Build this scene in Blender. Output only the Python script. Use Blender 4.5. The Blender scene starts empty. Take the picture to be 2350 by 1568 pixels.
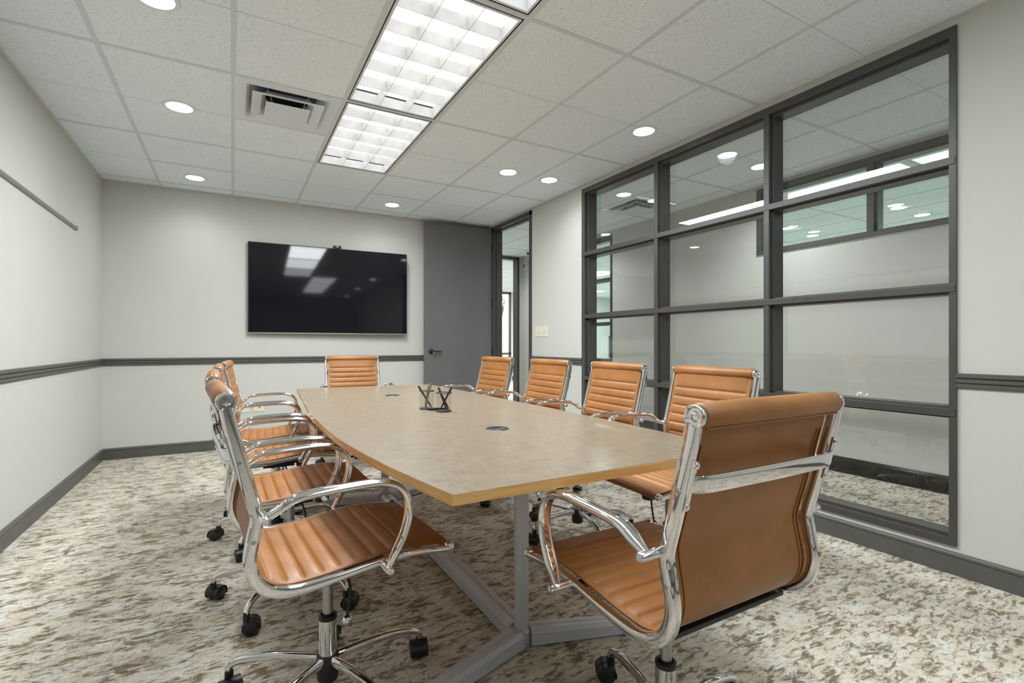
import bpy, bmesh, math, random
from mathutils import Vector, Matrix
R = math.radians
PI = math.pi
random.seed(7)

# ------------------------------------------------------------------ camera, world, exposure
scene = bpy.context.scene
COL = scene.collection
H_EYE = 1.08
ZC = 2.614                       # ceiling height
UL, UR, VB = -1.057, 2.963, 5.803  # left wall, right wall, far wall
URB = 3.083                      # corridor side of the right wall
VN = -6.2                        # wall behind the camera
UC = 4.493                       # corridor's far wall
cam_d = bpy.data.cameras.new('camera')
cam = bpy.data.objects.new('camera', cam_d)
COL.objects.link(cam)
cam.location = (0, 0, H_EYE)
cam.rotation_euler = (PI / 2, 0, -0.5062)
cam_d.sensor_width = 36.0
cam_d.lens = 36.0 * 1128.6 / 2350
cam_d.shift_x = 17.0 / 2350
cam_d.shift_y = 5.8 / 2350
cam_d.clip_start = 0.02
scene.camera = cam

scene.view_settings.view_transform = 'Standard'
scene.view_settings.look = 'None'
scene.view_settings.gamma = 1.0
scene.view_settings.use_curve_mapping = False
scene.view_settings.exposure = 0.56

world = bpy.data.worlds.new('sky')
scene.world = world
world.use_nodes = True
wn = world.node_tree.nodes
bg = wn['Background']
bg.inputs['Color'].default_value = (0.86, 0.93, 1.0, 1)
bg.inputs['Strength'].default_value = 2.6

P_TROFFER = 15.0      # W per troffer area lamp
E_PANEL = 1.25         # emission of the troffer lens
E_PUCK = 9.0
P_DOWN = 14.0          # W per recessed downlight
P_FAR = 26.0          # W per lamp in the office beyond

# ------------------------------------------------------------------ materials
def new_mat(name):
    m = bpy.data.materials.new(name)
    m.use_nodes = True
    nt = m.node_tree
    return m, nt, nt.nodes['Principled BSDF']

def srgb(r, g, b):
    f = lambda x: (x / 255 / 12.92) if x / 255 <= 0.04045 else ((x / 255 + 0.055) / 1.055) ** 2.4
    return (f(r), f(g), f(b), 1)

def coords(nt, scale=(1, 1, 1), kind='Object', rot=(0, 0, 0)):
    tc = nt.nodes.new('ShaderNodeTexCoord')
    mp = nt.nodes.new('ShaderNodeMapping')
    mp.inputs['Scale'].default_value = scale
    mp.inputs['Rotation'].default_value = rot
    nt.links.new(tc.outputs[kind], mp.inputs['Vector'])
    return mp.outputs['Vector']

def noise(nt, vec, scale=5, detail=4, rough=0.5, dist=0.0):
    n = nt.nodes.new('ShaderNodeTexNoise')
    n.inputs['Scale'].default_value = scale
    n.inputs['Detail'].default_value = detail
    n.inputs['Roughness'].default_value = rough
    n.inputs['Distortion'].default_value = dist
    nt.links.new(vec, n.inputs['Vector'])
    return n.outputs['Fac']

def ramp(nt, fac, stops):
    r = nt.nodes.new('ShaderNodeValToRGB')
    el = r.color_ramp.elements
    while len(el) < len(stops):
        el.new(0.5)
    for e, (p, c) in zip(el, stops):
        e.position = p
        e.color = c if len(c) == 4 else (*c, 1)
    nt.links.new(fac, r.inputs['Fac'])
    return r.outputs['Color']

def mix(nt, fac, a, b, mode='MIX'):
    m = nt.nodes.new('ShaderNodeMix')
    m.data_type = 'RGBA'
    m.blend_type = mode
    for sock, v in ((m.inputs[0], fac), (m.inputs[6], a), (m.inputs[7], b)):
        if hasattr(v, 'is_output'):
            nt.links.new(v, sock)
        else:
            sock.default_value = v
    return m.outputs[2]

def bump(nt, bsdf, h, strength=0.2, dist=0.01):
    b = nt.nodes.new('ShaderNodeBump')
    b.inputs['Strength'].default_value = strength
    b.inputs['Distance'].default_value = dist
    nt.links.new(h, b.inputs['Height'])
    nt.links.new(b.outputs['Normal'], bsdf.inputs['Normal'])

W4 = (1, 1, 1, 1)
K4 = (0, 0, 0, 1)

def plain(name, col, rough=0.5, metal=0.0, spec=None, var=0.04, vscale=8, bmp=0.0, bscale=200):
    m, nt, b = new_mat(name)
    v = coords(nt)
    n = noise(nt, v, vscale, 3)
    lo = tuple(c * (1 - var) for c in col[:3]) + (1,)
    hi = tuple(min(1, c * (1 + var)) for c in col[:3]) + (1,)
    nt.links.new(ramp(nt, n, [(0.3, lo), (0.7, hi)]), b.inputs['Base Color'])
    b.inputs['Roughness'].default_value = rough
    b.inputs['Metallic'].default_value = metal
    if spec is not None:
        b.inputs['Specular IOR Level'].default_value = spec
    if bmp:
        bump(nt, b, noise(nt, v, bscale, 2), bmp, 0.001)
    return m

M = {}
M['wall'] = plain('wall_paint', srgb(201, 201, 195), 0.6, spec=0.25, var=0.012, vscale=1.5, bmp=0.08, bscale=260)
M['trim'] = plain('charcoal_trim_paint', srgb(88, 87, 84), 0.42, spec=0.4, var=0.05)
M['frame'] = plain('dark_bronze_frame', srgb(72, 70, 68), 0.36, spec=0.5, var=0.06)
M['door'] = plain('charcoal_door_paint', srgb(104, 104, 104), 0.33, spec=0.45, var=0.05, vscale=3)
M['chrome'] = plain('polished_chrome', (0.77, 0.77, 0.78), 0.06, metal=1.0, var=0.01)
M['brushed'] = plain('brushed_steel_piston', (0.42, 0.42, 0.44), 0.32, metal=1.0, var=0.03)
M['powder'] = plain('silver_grey_powder_coat', srgb(192, 196, 203), 0.38, metal=0.1, var=0.04, bmp=0.05, bscale=500)
M['black'] = plain('black_plastic', (0.012, 0.012, 0.014), 0.38, spec=0.5, var=0.15)
M['blackmetal'] = plain('black_metal', (0.015, 0.015, 0.016), 0.45, spec=0.4, var=0.1)
M['white'] = plain('white_enamel', srgb(226, 233, 237), 0.4, var=0.01)
M['grid'] = plain('ceiling_grid_white', srgb(214, 221, 225), 0.5, var=0.02)
M['ivory'] = plain('ivory_plastic', srgb(226, 219, 198), 0.4, var=0.02)
M['alu'] = plain('grey_aluminium', srgb(150, 148, 142), 0.4, metal=0.5, var=0.04)
M['brass'] = plain('key_brass', srgb(190, 180, 150), 0.3, metal=0.9, var=0.03)
M['dark'] = plain('dark_gap', (0.03, 0.03, 0.032), 0.8, var=0.1)
M['bark'] = plain('tree_bark', srgb(120, 110, 104), 0.9, var=0.2)
M['lawn'] = plain('pale_ground', srgb(150, 150, 140), 0.9, var=0.1)
M['penred'] = plain('dark_red_pen', (0.05, 0.012, 0.015), 0.3, var=0.1)

# leather
m, nt, b = new_mat('tan_leather')
v = coords(nt)
n1 = noise(nt, v, 7, 5, 0.6)
c1 = ramp(nt, n1, [(0.30, srgb(134, 88, 42)), (0.70, srgb(158, 105, 56))])
nt.links.new(c1, b.inputs['Base Color'])
b.inputs['Roughness'].default_value = 0.45
b.inputs['Specular IOR Level'].default_value = 0.5
bump(nt, b, noise(nt, v, 420, 3, 0.6), 0.12, 0.001)
M['leather'] = m

# carpet
m, nt, b = new_mat('mottled_loop_carpet')
v = coords(nt, (19, 50.0, 1), rot=(0, 0, 0.05))
n1 = noise(nt, v, 1.0, 6, 0.70, 0.7)
va = coords(nt, (7.0, 12.0, 1))
n0 = noise(nt, va, 1.0, 3, 0.6)
addn = nt.nodes.new('ShaderNodeMath'); addn.operation = 'MULTIPLY_ADD'
nt.links.new(n0, addn.inputs[0]); addn.inputs[1].default_value = 0.45
nt.links.new(n1, addn.inputs[2])
blot = ramp(nt, addn.outputs[0], [(0.70, K4), (0.83, W4)])
v2 = coords(nt, (34, 120, 1))
n2 = noise(nt, v2, 1.0, 4, 0.75, 1.0)
fine = ramp(nt, n2, [(0.50, K4), (0.66, W4)])
base = ramp(nt, noise(nt, coords(nt, (1, 1.5, 1)), 9.0, 3), [(0.32, srgb(200, 192, 174)), (0.5, srgb(214, 206, 192)), (0.68, srgb(216, 216, 209))])
tone = ramp(nt, noise(nt, coords(nt, (1, 1, 1)), 5.0, 2), [(0.4, srgb(124, 116, 96)), (0.62, srgb(128, 110, 93))])
c = mix(nt, blot, base, tone)
dk = nt.nodes.new('ShaderNodeMath'); dk.operation = 'MULTIPLY'
nt.links.new(fine, dk.inputs[0]); dk.inputs[1].default_value = 0.38
c = mix(nt, dk.outputs[0], c, srgb(112, 100, 80))
# yarn rows along v, heathered
v3 = coords(nt, (230, 28, 1))
n3 = noise(nt, v3, 1.0, 2, 0.6)
yarn = ramp(nt, n3, [(0.30, (0.80, 0.80, 0.80)), (0.62, (1.06, 1.06, 1.05))])
c = mix(nt, 0.75, c, yarn, 'MULTIPLY')
# 50 cm carpet tile seams
br = nt.nodes.new('ShaderNodeTexBrick')
br.offset = 0.5
br.inputs['Scale'].default_value = 1.0
br.inputs['Mortar Size'].default_value = 0.0022
br.inputs['Brick Width'].default_value = 0.5
br.inputs['Row Height'].default_value = 0.5
br.inputs['Color1'].default_value = (1, 1, 1, 1)
br.inputs['Color2'].default_value = (0.95, 0.95, 0.95, 1)
br.inputs['Mortar'].default_value = (0.78, 0.77, 0.75, 1)
nt.links.new(coords(nt, (1, 1, 1)), br.inputs['Vector'])
c = mix(nt, 1.0, c, br.outputs['Color'], 'MULTIPLY')
nt.links.new(c, b.inputs['Base Color'])
b.inputs['Roughness'].default_value = 0.95
b.inputs['Specular IOR Level'].default_value = 0.1
bump(nt, b, n3, 0.35, 0.004)
M['carpet'] = m

# ceiling tile with pin holes
m, nt, b = new_mat('mineral_fibre_ceiling_tile')
v = coords(nt)
vo = nt.nodes.new('ShaderNodeTexVoronoi')
vo.inputs['Scale'].default_value = 95
nt.links.new(v, vo.inputs['Vector'])
dots = ramp(nt, vo.outputs['Distance'], [(0.16, W4), (0.26, K4)])
sel = ramp(nt, noise(nt, v, 55, 2, 0.6), [(0.48, K4), (0.56, W4)])
mk = mix(nt, 1.0, dots, sel, 'MULTIPLY')
sq = noise(nt, v, 180, 3, 0.7, 1.2)
sp = ramp(nt, sq, [(0.33, W4), (0.40, K4)])
mk = mix(nt, 0.6, mk, sp, 'ADD')
basec = ramp(nt, noise(nt, v, 2.0, 3), [(0.3, srgb(237, 246, 252)), (0.7, srgb(242, 250, 255))])
c = mix(nt, mk, basec, srgb(150, 144, 136))
nt.links.new(c, b.inputs['Base Color'])
b.inputs['Roughness'].default_value = 0.9
b.inputs['Specular IOR Level'].default_value = 0.15
M['tile'] = m

# table laminate
m, nt, b = new_mat('linen_pattern_laminate')
na = noise(nt, coords(nt, (18, 75, 1)), 1.0, 3, 0.6)
nb = noise(nt, coords(nt, (75, 18, 1)), 1.0, 3, 0.6)
sm = nt.nodes.new('ShaderNodeMath'); sm.operation = 'ADD'
nt.links.new(na, sm.inputs[0]); nt.links.new(nb, sm.inputs[1])
hf = nt.nodes.new('ShaderNodeMath'); hf.operation = 'MULTIPLY'
nt.links.new(sm.outputs[0], hf.inputs[0]); hf.inputs[1].default_value = 0.5
c = ramp(nt, hf.outputs[0], [(0.36, srgb(114, 99, 86)), (0.50, srgb(127, 113, 95)), (0.64, srgb(135, 122, 101))])
nt.links.new(c, b.inputs['Base Color'])
b.inputs['Roughness'].default_value = 0.30
b.inputs['Specular IOR Level'].default_value = 0.5
M['laminate'] = m

# oak edge banding
m, nt, b = new_mat('oak_edge_band')
c = ramp(nt, noise(nt, coords(nt, (4, 4, 160)), 1.0, 5, 0.6, 0.6), [(0.3, srgb(196, 146, 80)), (0.7, srgb(230, 190, 128))])
nt.links.new(c, b.inputs['Base Color'])
b.inputs['Roughness'].default_value = 0.4
M['oak'] = m

# television glass
m, nt, b = new_mat('black_screen_glass')
nz = noise(nt, coords(nt), 1.2, 2)
nt.links.new(ramp(nt, nz, [(0.3, (0.006, 0.006, 0.009, 1)), (0.7, (0.010, 0.009, 0.014, 1))]), b.inputs['Base Color'])
b.inputs['Roughness'].default_value = 0.05
b.inputs['Specular IOR Level'].default_value = 0.38
M['screen'] = m

def glass(name, tint, rough=0.0):
    m = bpy.data.materials.new(name); m.use_nodes = True
    nt = m.node_tree
    for n in list(nt.nodes):
        if n.type == 'BSDF_PRINCIPLED':
            nt.nodes.remove(n)
    out = [n for n in nt.nodes if n.type == 'OUTPUT_MATERIAL'][0]
    tr = nt.nodes.new('ShaderNodeBsdfTransparent'); tr.inputs[0].default_value = tint
    gl = nt.nodes.new('ShaderNodeBsdfGlossy'); gl.inputs['Roughness'].default_value = rough
    gl.inputs['Color'].default_value = (1, 1, 1, 1)
    fr = nt.nodes.new('ShaderNodeFresnel')
    ge = nt.nodes.new('ShaderNodeNewGeometry')
    io = nt.nodes.new('ShaderNodeMapRange')          # same reflectance from both faces of the pane
    io.inputs['To Min'].default_value = 1.5; io.inputs['To Max'].default_value = 1 / 1.5
    nt.links.new(ge.outputs['Backfacing'], io.inputs['Value']); nt.links.new(io.outputs[0], fr.inputs['IOR'])
    tw = nt.nodes.new('ShaderNodeMath'); tw.operation = 'MULTIPLY'; tw.use_clamp = True; tw.inputs[1].default_value = 1.8
    nt.links.new(fr.outputs[0], tw.inputs[0])
    mx = nt.nodes.new('ShaderNodeMixShader')
    nt.links.new(tw.outputs[0], mx.inputs[0])
    nt.links.new(tr.outputs[0], mx.inputs[1]); nt.links.new(gl.outputs[0], mx.inputs[2])
    nt.links.new(mx.outputs[0], out.inputs['Surface'])
    return m
M['glass'] = glass('clear_window_glass', (0.955, 0.975, 0.965, 1))
M['tealglass'] = glass('green_tinted_glass', (0.78, 0.93, 0.90, 1))

# fine wire mesh (pen cups)
m = bpy.data.materials.new('fine_wire_mesh'); m.use_nodes = True
nt = m.node_tree; b = nt.nodes['Principled BSDF']
b.inputs['Base Color'].default_value = (0.02, 0.018, 0.016, 1)
b.inputs['Roughness'].default_value = 0.5
vo = nt.nodes.new('ShaderNodeTexVoronoi'); vo.inputs['Scale'].default_value = 520; vo.feature = 'DISTANCE_TO_EDGE'
nt.links.new(coords(nt), vo.inputs['Vector'])
al = ramp(nt, vo.outputs['Distance'], [(0.05, (0.28, 0.28, 0.28, 1)), (0.09, K4)])
nt.links.new(al, b.inputs['Alpha'])
M['mesh'] = m

def emit(name, col, strength, light_tex=False):
    m = bpy.data.materials.new(name); m.use_nodes = True
    nt = m.node_tree; b = nt.nodes['Principled BSDF']
    b.inputs['Base Color'].default_value = (0.8, 0.8, 0.8, 1)
    b.inputs['Emission Color'].default_value = col
    b.inputs['Emission Strength'].default_value = strength
    return m
M['panel'] = emit('fluorescent_lens', (0.95, 0.985, 1.0, 1), E_PANEL)
M['panel_dim'] = emit('fluorescent_lens_dimmed', (0.95, 0.985, 1.0, 1), 0.35)
M['puck'] = emit('led_puck', (1.0, 1.0, 1.0, 1), E_PUCK)
m, nt, b = new_mat('white_parabolic_louver')
b.inputs['Base Color'].default_value = (0.86, 0.86, 0.86, 1)
b.inputs['Roughness'].default_value = 0.25
nt.links.new(ramp(nt, noise(nt, coords(nt), 14, 1), [(0.3, (0.80, 0.80, 0.80, 1)), (0.7, (0.9, 0.9, 0.9, 1))]), b.inputs['Base Color'])
M['louver'] = m

# ------------------------------------------------------------------ mesh helpers
def obj(name, bm, mat, parent=None, smooth=False, loc=None, autosmooth=None):
    me = bpy.data.meshes.new(name)
    bmesh.ops.recalc_face_normals(bm, faces=bm.faces)
    if smooth:
        ang = R(autosmooth if autosmooth else 40)
        for f in bm.faces:
            f.smooth = True
        for e in bm.edges:
            if len(e.link_faces) == 2 and e.calc_face_angle(0) > ang:
                e.smooth = False
    bm.to_mesh(me); bm.free()
    mats = mat if isinstance(mat, (list, tuple)) else [mat]
    for q in mats:
        me.materials.append(q)
    o = bpy.data.objects.new(name, me)
    COL.objects.link(o)
    if loc: o.location = loc
    if parent: o.parent = parent
    return o

def tag(o, label, cat, group=None):
    o['label'] = label; o['category'] = cat
    if group: o['group'] = group
    return o

def thing(name, label, cat, loc=(0, 0, 0), rotz=0.0, group=None):
    o = bpy.data.objects.new(name, None)
    COL.objects.link(o)
    o.empty_display_size = 0.1
    o.location = loc; o.rotation_euler = (0, 0, rotz)
    return tag(o, label, cat, group)

def struct(name, bm, mat, parent=None, smooth=False):
    o = obj(name, bm, mat, parent, smooth)
    if parent is None: o['kind'] = 'structure'
    return o

def box(bm, x0, x1, y0, y1, z0, z1, bev=0.0, mi=0):
    vs = [bm.verts.new((x, y, z)) for x in (x0, x1) for y in (y0, y1) for z in (z0, z1)]
    idx = [(0, 1, 3, 2), (4, 6, 7, 5), (0, 4, 5, 1), (2, 3, 7, 6), (0, 2, 6, 4), (1, 5, 7, 3)]
    fs = [bm.faces.new([vs[i] for i in q]) for q in idx]
    for f in fs: f.material_index = mi
    if bev > 0:
        es = list({e for f in fs for e in f.edges})
        bmesh.ops.bevel(bm, geom=es, offset=bev, segments=2, affect='EDGES', profile=0.7)
    return fs

def nb(): return bmesh.new()

def boxbm(*a, **k):
    bm = nb(); box(bm, *a, **k); return bm

def prism(bm, pts, z0, z1, mi=0, mi_side=None):
    a = [bm.verts.new((x, y, z0)) for x, y in pts]
    c = [bm.verts.new((x, y, z1)) for x, y in pts]
    f = bm.faces.new(a[::-1]); f.material_index = mi
    f = bm.faces.new(c); f.material_index = mi
    n = len(pts)
    for i in range(n):
        f = bm.faces.new((a[i], a[(i + 1) % n], c[(i + 1) % n], c[i]))
        f.material_index = mi if mi_side is None else mi_side

def profile_run(bm, prof, p0, p1, nrm):
    """extrude a (depth, z) profile from p0 to p1 on a wall whose inward normal is nrm"""
    a = [bm.verts.new((p0[0] + nrm[0] * d, p0[1] + nrm[1] * d, z)) for d, z in prof]
    c = [bm.verts.new((p1[0] + nrm[0] * d, p1[1] + nrm[1] * d, z)) for d, z in prof]
    n = len(prof)
    bm.faces.new(a); bm.faces.new(c[::-1])
    for i in range(n):
        bm.faces.new((a[i], a[(i + 1) % n], c[(i + 1) % n], c[i]))

def catmull(pts, step):
    pts = [Vector(p) for p in pts]
    P = [pts[0] * 2 - pts[1]] + pts + [pts[-1] * 2 - pts[-2]]
    out = []
    for i in range(1, len(P) - 2):
        p0, p1, p2, p3 = P[i - 1], P[i], P[i + 1], P[i + 2]
        n = max(1, int(math.ceil((p2 - p1).length / step)))
        for k in range(n):
            t = k / n
            out.append(0.5 * ((2 * p1) + (p2 - p0) * t + (2 * p0 - 5 * p1 + 4 * p2 - p3) * t * t + (3 * p1 - p0 - 3 * p2 + p3) * t ** 3))
    out.append(P[-2])
    return out

def ring_section(w, h, n=12, e=0.55):
    """super-ellipse section, w along side axis, h along normal axis"""
    out = []
    for i in range(n):
        a = 2 * PI * (i + 0.5) / n
        ca, sa = math.cos(a), math.sin(a)
        out.append((math.copysign(abs(ca) ** e, ca) * w / 2, math.copysign(abs(sa) ** e, sa) * h / 2))
    return out

def sweep(bm, path, side, sect, scale=None, cap=True):
    """sweep sect [(a along side, b along normal)] along path; side is a fixed axis perpendicular to the path's plane"""
    side = Vector(side).normalized()
    rings = []
    N = len(path)
    for i, p in enumerate(path):
        t = (path[min(i + 1, N - 1)] - path[max(i - 1, 0)]).normalized()
        nrm = side.cross(t).normalized()
        s = scale(i / (N - 1)) if scale else (1, 1)
        rings.append([bm.verts.new(p + side * a * s[0] + nrm * b_ * s[1]) for a, b_ in sect])
    n = len(sect)
    for i in range(N - 1):
        for k in range(n):
            bm.faces.new((rings[i][k], rings[i][(k + 1) % n], rings[i + 1][(k + 1) % n], rings[i + 1][k]))
    if cap:
        bm.faces.new(rings[0][::-1]); bm.faces.new(rings[-1])

def tube(bm, path, r, n=10, cap=True, rfn=None):
    path = [Vector(p) for p in path]
    N = len(path)
    t0 = (path[1] - path[0]).normalized()
    u = t0.orthogonal().normalized()
    rings = []
    prev = t0
    for i, p in enumerate(path):
        t = (path[min(i + 1, N - 1)] - path[max(i - 1, 0)]).normalized()
        q = prev.rotation_difference(t)
        u = q @ u
        prev = t
        w = t.cross(u)
        rr = rfn(i / (N - 1)) if rfn else r
        rings.append([bm.verts.new(p + (u * math.cos(2 * PI * k / n) + w * math.sin(2 * PI * k / n)) * rr) for k in range(n)])
    for i in range(N - 1):
        for k in range(n):
            bm.faces.new((rings[i][k], rings[i][(k + 1) % n], rings[i + 1][(k + 1) % n], rings[i + 1][k]))
    if cap:
        bm.faces.new(rings[0][::-1]); bm.faces.new(rings[-1])

def lathe(bm, prof, n=24, origin=(0, 0, 0), axis='z', mi=0):
    """prof: [(r, h)] revolved about axis"""
    o = Vector(origin)
    def pt(r, h, a):
        c, s = math.cos(a) * r, math.sin(a) * r
        if axis == 'z': return o + Vector((c, s, h))
        if axis == 'x': return o + Vector((h, c, s))
        return o + Vector((c, h, s))
    rings = []
    for r, h in prof:
        if r < 1e-6:
            rings.append([bm.verts.new(pt(0, h, 0))])
        else:
            rings.append([bm.verts.new(pt(r, h, 2 * PI * k / n)) for k in range(n)])
    for i in range(len(rings) - 1):
        a, c = rings[i], rings[i + 1]
        for k in range(n):
            k2 = (k + 1) % n
            if len(a) == 1 and len(c) == 1: continue
            if len(a) == 1: f = bm.faces.new((a[0], c[k], c[k2]))
            elif len(c) == 1: f = bm.faces.new((a[k], a[k2], c[0]))
            else: f = bm.faces.new((a[k], a[k2], c[k2], c[k]))
            f.material_index = mi

def copy_tree(o, parent=None):
    c = o.copy()
    COL.objects.link(c)
    if parent is not None: c.parent = parent
    for ch in list(o.children):
        if ch.type != 'LIGHT': copy_tree(ch, c)
    return c

# ------------------------------------------------------------------ ceiling lattice
TS = 0.6096
U0, V0 = -0.6033, 3.1877
def gu(i): return U0 + TS * i
def gv(j): return V0 + TS * j

def ceiling_mesh(u0, u1, v0, v1, holes, z=ZC, th=0.012):
    """flat ceiling with rectangular holes"""
    us = sorted({u0, u1} | {h[0] for h in holes} | {h[1] for h in holes})
    vs = sorted({v0, v1} | {h[2] for h in holes} | {h[3] for h in holes})
    bm = nb()
    for a, b_ in zip(us, us[1:]):
        for c, d in zip(vs, vs[1:]):
            cu, cv = (a + b_) / 2, (c + d) / 2
            if any(h[0] < cu < h[1] and h[2] < cv < h[3] for h in holes): continue
            bm.faces.new([bm.verts.new(p) for p in ((a, c, z), (a, d, z), (b_, d, z), (b_, c, z))])
    bmesh.ops.remove_doubles(bm, verts=bm.verts, dist=1e-5)
    return bm

def grid_bars(bm, u0, u1, v0, v1, skip=lambda u, v: False, odd=lambda i, j: False):
    w, t = 0.0115, 0.003
    i0, i1 = math.ceil((u0 - U0) / TS + 1e-6), math.floor((u1 - U0) / TS - 1e-6)
    j0, j1 = math.ceil((v0 - V0) / TS + 1e-6), math.floor((v1 - V0) / TS - 1e-6)
    for i in range(i0, i1 + 1):
        box(bm, gu(i) - w, gu(i) + w, v0, v1, ZC - t, ZC + 0.001)
    for j in range(j0, j1 + 1):
        for i in range(i0 - 1, i1 + 1):
            a, b_ = max(u0, gu(i) + w), min(u1, gu(i + 1) - w)
            if b_ <= a: continue
            if skip((a + b_) / 2, gv(j)): continue
            if j % 2 == 0 or odd(i, j):
                box(bm, a, b_, gv(j) - w, gv(j) + w, ZC - t, ZC + 0.001)
            else:      # scored line of a two-by-four tile: a shallow pressed groove
                box(bm, a, b_, gv(j) - 0.0035, gv(j) + 0.0035, ZC - 0.0008, ZC + 0.001)
    # wall angle
    e = 0.018
    for q in ((u0, u1, v0, v0 + e), (u0, u1, v1 - e, v1), (u0, u0 + e, v0 + e, v1 - e), (u1 - e, u1, v0 + e, v1 - e)):
        box(bm, *q, ZC - 0.002, ZC + 0.001)

# troffers of the room: (v0, v1) of the lit opening, u between columns 2 and 3
TU0, TU1 = gu(2) + 0.018, gu(3) - 0.018
troffers = [(gv(j) + 0.018, gv(j + 2) - 0.018) for j in (0, -2, -4, -6, -8, -10, -12)]
TSH = TS      # the rear three sit one column further right
VENT = (gu(1) + 0.012, gu(2) - 0.012, gv(0) + 0.012, gv(1) - 0.012)
holes = [(TU0 + (TSH if k > 3 else 0), TU1 + (TSH if k > 3 else 0), a, b_) for k, (a, b_) in enumerate(troffers)] + [VENT]

# ------------------------------------------------------------------ room shell
struct('floor', boxbm(-1.3, 12.6, VN - 0.1, 12.9, -0.08, 0.0), M['carpet'])
struct('ceiling', ceiling_mesh(UL - 0.02, UR + 0.06, VN - 0.02, VB + 0.02, holes), M['tile'])
bm = nb()
def skip_t(u, v):
    j = round((v - V0) / TS)
    return (gu(2) < u < gu(3) and j in (-1, -3, -5, 1)) or (gu(3) < u < gu(4) and j in (-7, -9, -11))
grid_bars(bm, UL, UR, VN, VB, skip_t, lambda i, j: (i == 0 and j == 3) or (i == 1 and j == 1) or (i == 3 and j == 3) or (i == 4 and j == -1000))
g = struct('trim_1', bm, M['grid'])
g['label'] = 'white metal grid holding the ceiling tiles of the meeting room'
# small corridor ceiling and its grid
CV = (gu(7) + 0.012, gu(8) - 0.012, gv(1) + 0.012, gv(2) - 0.012)
struct('ceiling', ceiling_mesh(UR + 0.06, UC + 0.06, VN, 7.45, [CV]), M['tile'])
bm = nb(); grid_bars(bm, URB, UC, VN, 7.40)
struct('trim_2', bm, M['grid'])
# office beyond
def office_ceiling():
    bm = nb()
    for q in ((UC + 0.06, 12.6, VN, 7.45), (1.0, 12.6, 7.45, 12.8)):
        bm.faces.new([bm.verts.new(p) for p in ((q[0], q[2], ZC), (q[0], q[3], ZC), (q[1], q[3], ZC), (q[1], q[2], ZC))])
    return bm
struct('ceiling', office_ceiling(), M['tile'])
bm = nb(); grid_bars(bm, UC + 0.12, 12.5, -2.0, 7.5); grid_bars(bm, 1.0, 12.5, 7.56, 12.55)
struct('trim_3', bm, M['grid'])

T = 0.12
struct('wall_left', boxbm(UL - T, UL, VN, VB + T, 0, ZC + 0.05), M['wall'])
struct('wall_back', boxbm(UL, URB, VB, VB + T, 0, ZC + 0.05), M['wall'])
struct('wall_near', boxbm(UL, UR, VN - T, VN, 0, ZC + 0.05), M['wall'])
WV0, WV1, WZ0, WZ1 = 0.983, 3.790, 0.133, 2.570     # glazed screen opening
DV0, DV1, DZ = 4.706, 5.690, 2.592                  # door opening incl. frame
bm = nb()
box(bm, UR, URB, VN, WV0, 0, ZC + 0.05)
box(bm, UR, URB, WV0, WV1, WZ1, ZC + 0.05)
box(bm, UR, URB, WV0, WV1, 0, WZ0)
box(bm, UR, URB, WV1, DV0, 0, ZC + 0.05)
box(bm, UR, URB, DV0, DV1, DZ, ZC + 0.05)
box(bm, UR, URB, DV1, VB, 0, ZC + 0.05)
struct('wall_right', bm, M['wall'])
# corridor far wall with clerestory and sidelight openings
CL0, CL1, CLZ0, CLZ1 = -3.0, 3.008, 1.945, 2.583
SL0, SL1, SLZ1 = 5.106, 7.22, 2.555
bm = nb()
box(bm, UC, UC + T, VN, CL0, 0, ZC + 0.05)
box(bm, UC, UC + T, CL0, CL1, 0, CLZ0)
box(bm, UC, UC + T, CL0, CL1, CLZ1, ZC + 0.05)
box(bm, UC, UC + T, CL1, SL0, 0, ZC + 0.05)
box(bm, UC, UC + T, SL0, SL1, SLZ1, ZC + 0.05)
box(bm, UC, UC + T, SL1, 7.45 + T, 0, ZC + 0.05)
struct('wall_corridor_far', bm, M['wall'])
# corridor end wall with an open doorway
EV = 7.45
bm = nb()
box(bm, URB - 0.1, 3.40, EV, EV + T, 0, ZC + 0.05)
box(bm, 3.40, 4.42, EV, EV + T, 2.598, ZC + 0.05)
box(bm, 4.42, UC, EV, EV + T, 0, ZC + 0.05)
struct('wall_corridor_end', bm, M['wall'])
struct('wall_corridor_side', boxbm(URB - 0.02, URB, VB + T, EV, 0, ZC + 0.05), M['wall'])
struct('wall_corridor_near', boxbm(URB, UC, VN - T, VN, 0, ZC + 0.05), M['wall'])
# office far walls
FV = 12.65
bm = nb()
wins = [(6.55, 7.22, 0.02, 2.60), (10.98, 11.5, 0.05, 1.35)]
us = [0.9] + [x for w in wins for x in (w[0], w[1])] + [12.6]
for k in range(0, len(us), 2):
    box(bm, us[k], us[k + 1], FV, FV + 0.15, 0, ZC + 0.05)
for w in wins:
    if w[2] > 0: box(bm, w[0], w[1], FV, FV + 0.15, 0, w[2])
    box(bm, w[0], w[1], FV, FV + 0.15, w[3], ZC + 0.05)
struct('wall_office_far', bm, M['wall'])
struct('wall_office_right', boxbm(12.5, 12.62, VN, FV, 0, ZC + 0.05), M['wall'])
struct('wall_office_left', boxbm(0.9, 1.0, EV + T, FV, 0, ZC + 0.05), M['wall'])
struct('wall_office_near', boxbm(UC + T, 12.5, -2.1, -2.0, 0, ZC + 0.05), M['wall'])

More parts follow.
